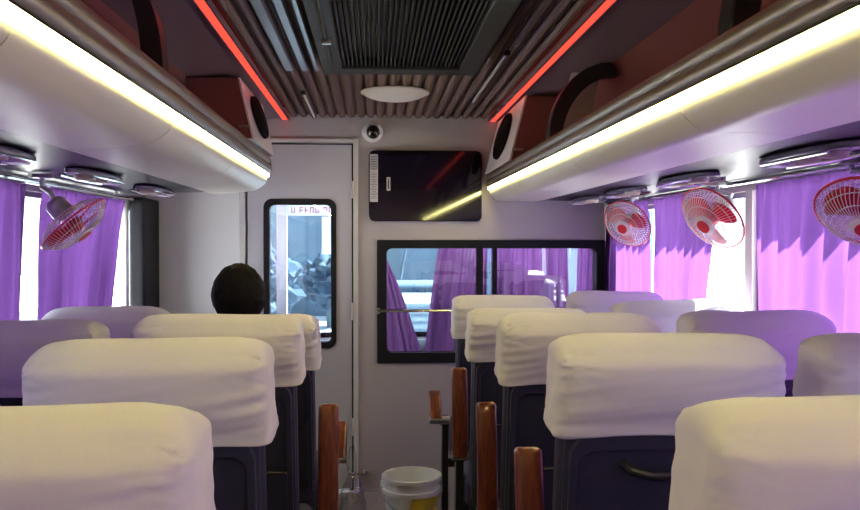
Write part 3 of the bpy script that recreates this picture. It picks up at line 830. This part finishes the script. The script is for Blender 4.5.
# clear crumpled bag hanging from the front arm on the door side
t = thing('plastic_bag', 'clear crumpled plastic bag hanging from the arm beside the door', 'bag', (-.082, 3.18, .34))
def bagf(d):
    x, y, z = d
    n = noise.noise(Vector(d) * 3.1) * .35 + noise.noise(Vector(d) * 7) * .15
    w = .050 * (1 + n); tp = max(0, z) ** 2
    return Vector((x * w * (1 - .65 * tp), y * w * (1 - .65 * tp), z * .13))
sphere_grid(bagf, 24, 20).build('sack', M['plastic'], t, smooth=0)
MB().tube([(-.012, 0, .11), (-.018, .0, .16), (-.008, 0, .215), (.004, 0, .225), (.012, 0, .19), (.012, 0, .11)], .004, 6).build('carry_loop', M['plastic'], t)
t = thing('water_bottle', 'clear water bottle on the floor beside the door', 'bottle', (-.122, 3.60, 0))
MB().lathe([(0, .0), (.034, .0), (.037, .01), (.037, .17), (.030, .20), (.014, .235), (.014, .25)], 24).build('bottle_body', M['plastic'], t)
MB().lathe([(.016, .245), (.016, .268), (0, .27)], 18).build('cap', M['white'], t)

# ------------------------------------------------------------------ driver's cab beyond the partition
struct(MB().box(XL - .08, XR + .08, YF + .05, CAB + .1, -.30, -.24).build('floor_cab', M['floor'], smooth=0))
for nm, x0, x1 in (('wall_cab_left', XL - .08, XL - .03), ('wall_cab_right', XR + .03, XR + .08)):
    m = MB().box(x0, x1, YF + .05, CAB, -.3, .75).box(x0, x1, YF + .05, CAB, 1.75, 2.03).box(x0, x1, YF + .05, YF + .5, .75, 1.75).box(x0, x1, CAB - .06, CAB, .75, 1.75)
    struct(m.build(nm, M['sidewall'], smooth=0))
m = MB().box(XL - .08, XR + .08, CAB, CAB + .06, -.3, .62).box(XL - .08, XR + .08, CAB, CAB + .06, 1.68, 2.03)
struct(m.build('wall_cab_front', M['sidewall'], smooth=0))
struct(MB().box(-.735, -.66, CAB - .02, CAB + .06, .6, 1.7).build('trim_4', M['doorpaint'], smooth=0), 'pale upright beside the windscreen')
f = struct(MB().box(XL, -.735, CAB, CAB + .03, .60, .64).box(-.66, XR, CAB, CAB + .03, .60, .64).build('window_21', M['black'], smooth=0), 'windscreen beyond the partition')
MB().box(-.66, XR, CAB + .02, CAB + .025, .62, 1.69).build('pane', M['screen'], f, smooth=0)
MB().box(XL, -.735, CAB + .02, CAB + .025, .62, 1.69).build('pane', M['glass'], f, smooth=0)
t = thing('dashboard', 'dark dashboard under the windscreen beyond the partition', 'dashboard', (CX, CAB - .25, .0))
MB().rbox((0, .0, .28), (2.2, .44, .62), .06).build('body', M['dash'], t)
MB().rbox((.62, -.20, .54), (.40, .12, .14), .04).build('instrument_hood', M['dash'], t)
t = thing('steering_wheel', 'black steering wheel beyond the partition window', 'steering wheel', (.72, CAB - .62, .72), (R(35), 0, 0))
MB().tube([(.21 * math.cos(2*PI*k/40), .21 * math.sin(2*PI*k/40), 0) for k in range(40)], .014, 8, closed=True).build('rim', M['black'], t)
for a in (90, 210, 330): MB().tube([(0, 0, -.01), (.20 * math.cos(R(a)), .20 * math.sin(R(a)), 0)], .010, 8).build('spoke', M['black'], t)
MB().tube([(0, 0, 0), (0, 0, -.30)], .03, 12).build('column', M['black'], t)
# banner across the top of the windscreen, lettering seen from the back
t = thing('windscreen_banner', 'pale lettered banner strip across the top of the windscreen', 'banner', (-.655, CAB - .004, 1.528))
MB().box(0, 1.6, -.002, .002, .0, .085).build('strip', M['banner'], t, smooth=0)
m = MB(); rnd = random.Random(9); x = .03
while x < 1.5:
    k = rnd.choice((0, 1, 2, 3)); h = .045
    m.box(x, x + .008, -.004, -.0022, .02, .02 + h)
    if k in (0, 2): m.box(x, x + .028, -.004, -.0022, .02 + h - .008, .02 + h)
    if k in (1, 2): m.box(x, x + .026, -.004, -.0022, .038, .045)
    if k in (0, 3): m.box(x + .022, x + .030, -.004, -.0022, .02, .02 + h)
    if k == 3: m.box(x, x + .03, -.004, -.0022, .02, .027)
    x += rnd.choice((.038, .040, .062))
m.build('lettering', M['redink'], t, smooth=0)
t = tag(MB().box(-.395, -.325, CAB - .006, CAB - .003, 1.235, 1.52).build('paper_notice', M['banner'], smooth=0), 'pale paper notice stuck to the windscreen', 'notice')
# curtains behind the partition window
GF = 'dusky purple curtains behind the partition window'
curtain(YF + .14, .02, .05, .04, .27, .66, 1.26, 4, .016, 'dusky curtain bunched low at the partition window corner nearest the door', GF, 21, 'y', 'cabcurtain')
curtain(YF + .12, .36, .62, .27, .62, .66, 1.33, 6, .016, 'dusky curtain before the partition window upright', GF, 22, 'y', 'cabcurtain')
curtain(YF + .12, .64, 1.06, .64, 1.07, .66, 1.33, 7, .016, 'dusky pleated curtain behind the farther partition pane', GF, 23, 'y', 'cabcurtain')
curtain(YF + .16, 1.13, 1.22, 1.12, 1.22, .66, 1.33, 3, .012, 'narrow dusky curtain at the partition window end by the side wall', GF, 24, 'y', 'cabcurtain')
t = thing('driver_seat', 'dark driver seat beyond the partition window', 'seat', (.78, 5.10, 0))
MB().rbox((0, .25, .22), (.50, .48, .14), .05).build('seat_cushion', M['navy'], t)
MB().rbox((0, .0, .62), (.48, .14, .74), .06).build('backrest', M['navy'], t)
MB().rbox((0, .22, .0), (.3, .3, .36), .03).build('base', M['blackmetal'], t)

# ------------------------------------------------------------------ outside
struct(MB().box(-60, 60, -40, 70, -1.3, -1.25).build('ground', M['ground'], smooth=0))
t = thing('building', 'hazy blue grey building ahead of the windscreen', 'building', (0, 30, -1.25))
MB().box(-5.5, 10, 0, 6, 0, 11).build('wall', M['build'], t, smooth=0)
MB().box(-5.8, 10.3, -.3, 6.3, 11, 11.4).build('roof', M['pale'], t, smooth=0)
for i in range(4):
    for j in range(3):
        MB().box(-4.4 + i * 3.9, -3.0 + i * 3.9, -.06, .02, 1.2 + j * 3.2, 2.8 + j * 3.2).build('window', M['pyl'], t, smooth=0)
t = thing('truck', 'pale slatted truck seen through the partition window gap', 'truck', (1.15, 17, -1.25))
MB().box(-.9, 1.1, 0, 3.6, .72, 1.36).build('cargo_body', M['pale'], t, smooth=0)
for k in range(4): MB().box(-.92, 1.12, -.03, 0, .78 + k * .15, .83 + k * .15).build('slat', M['build'], t, smooth=0)
for x in (-.7, .9):
    for y in (.6, 4.6): MB().tube([(x - .12, y, .45), (x + .12, y, .45)], .45, 20).build('wheel', M['black'], t)
MB().rbox((.1, 4.6, .95), (1.9, 1.5, 1.3), .15).build('cab', M['build'], t)
t = thing('pylon', 'thin dark lattice mast outside seen through the partition window', 'mast', (1.35, 24, -1.25))
for sx in (-1, 1):
    MB().tube([(sx * .85, 0, 0), (sx * .55, 0, 1.9), (sx * .12, 0, 4.1)], .04, 6).build('upright', M['pyl'], t)
MB().tube([(-.12, 0, 4.1), (.12, 0, 4.1)], .04, 6).build('cross_bar', M['pyl'], t)
m = MB()
m.tube([(-.55, 0, 1.9), (.30, 0, 3.1)], .025, 5).tube([(.55, 0, 1.9), (-.30, 0, 3.1)], .025, 5).tube([(-.30, 0, 3.1), (.15, 0, 4.0)], .02, 5)
m.build('lattice', M['pyl'], t)
for i, (x, y, r) in enumerate(((-3.0, 23, 1.0), (-1.35, 26, .8), (-.2, 24, .6))):
    t = thing('tree', ['dark bushy tree beyond the door window, tallest of three', 'small dark tree between its neighbours beyond the door window', 'low dark tree beyond the door window nearest the mast'][i], 'tree', (x, y, -1.25), (0, 0, 0), 'trees ahead of the bus')
    sphere_grid(lambda d, r=r, i=i: Vector((d[0] * r, d[1] * r, 1.35 + d[2] * r)) * 1.0 + Vector(d) * r * .45 * noise.noise(Vector(d) * 4 + Vector((i * 5, 0, 0))), 30, 20).build('crown', M['tree'], t, smooth=0)
    MB().tube([(0, 0, 0), (0, 0, 1.2)], .10, 8).build('trunk', M['pyl'], t)

# ------------------------------------------------------------------ light
w = bpy.data.worlds.new('World'); bpy.context.scene.world = w; w.use_nodes = True
bg = w.node_tree.nodes['Background']; bg.inputs[0].default_value = (.86, .93, 1.0, 1); bg.inputs[1].default_value = 4.5
sun = bpy.data.lights.new('sun', 'SUN'); sun.energy = 105; sun.angle = R(.6); sun.color = (1, .96, .9)
so = bpy.data.objects.new('sun', sun); C.objects.link(so)
d = Vector((-1, -.25, -1.55)).normalized()      # direction the light travels
so.rotation_euler = (-d).to_track_quat('Z', 'Y').to_euler(); so.location = (6, 3, 8)

# ------------------------------------------------------------------ camera
cam = bpy.data.cameras.new('camera'); co = bpy.data.objects.new('camera', cam); C.objects.link(co)
cam.sensor_width = 36; cam.lens = 850 / 860 * 36; cam.clip_start = .02; cam.clip_end = 300
co.location = (0, 0, 1.32)
co.rotation_euler = (PI/2 - math.atan(12/850), 0, -math.atan(56/850))
sc = bpy.context.scene; sc.camera = co
sc.view_settings.view_transform = 'Standard'; sc.view_settings.look = 'None'
sc.view_settings.gamma = 1; sc.view_settings.use_curve_mapping = False; sc.view_settings.exposure = 0
sc.cycles.use_denoising = True
sc.cycles.max_bounces = 10; sc.cycles.diffuse_bounces = 6; sc.cycles.transparent_max_bounces = 24
sc.cycles.sample_clamp_indirect = 8; sc.cycles.caustics_reflective = False; sc.cycles.caustics_refractive = False
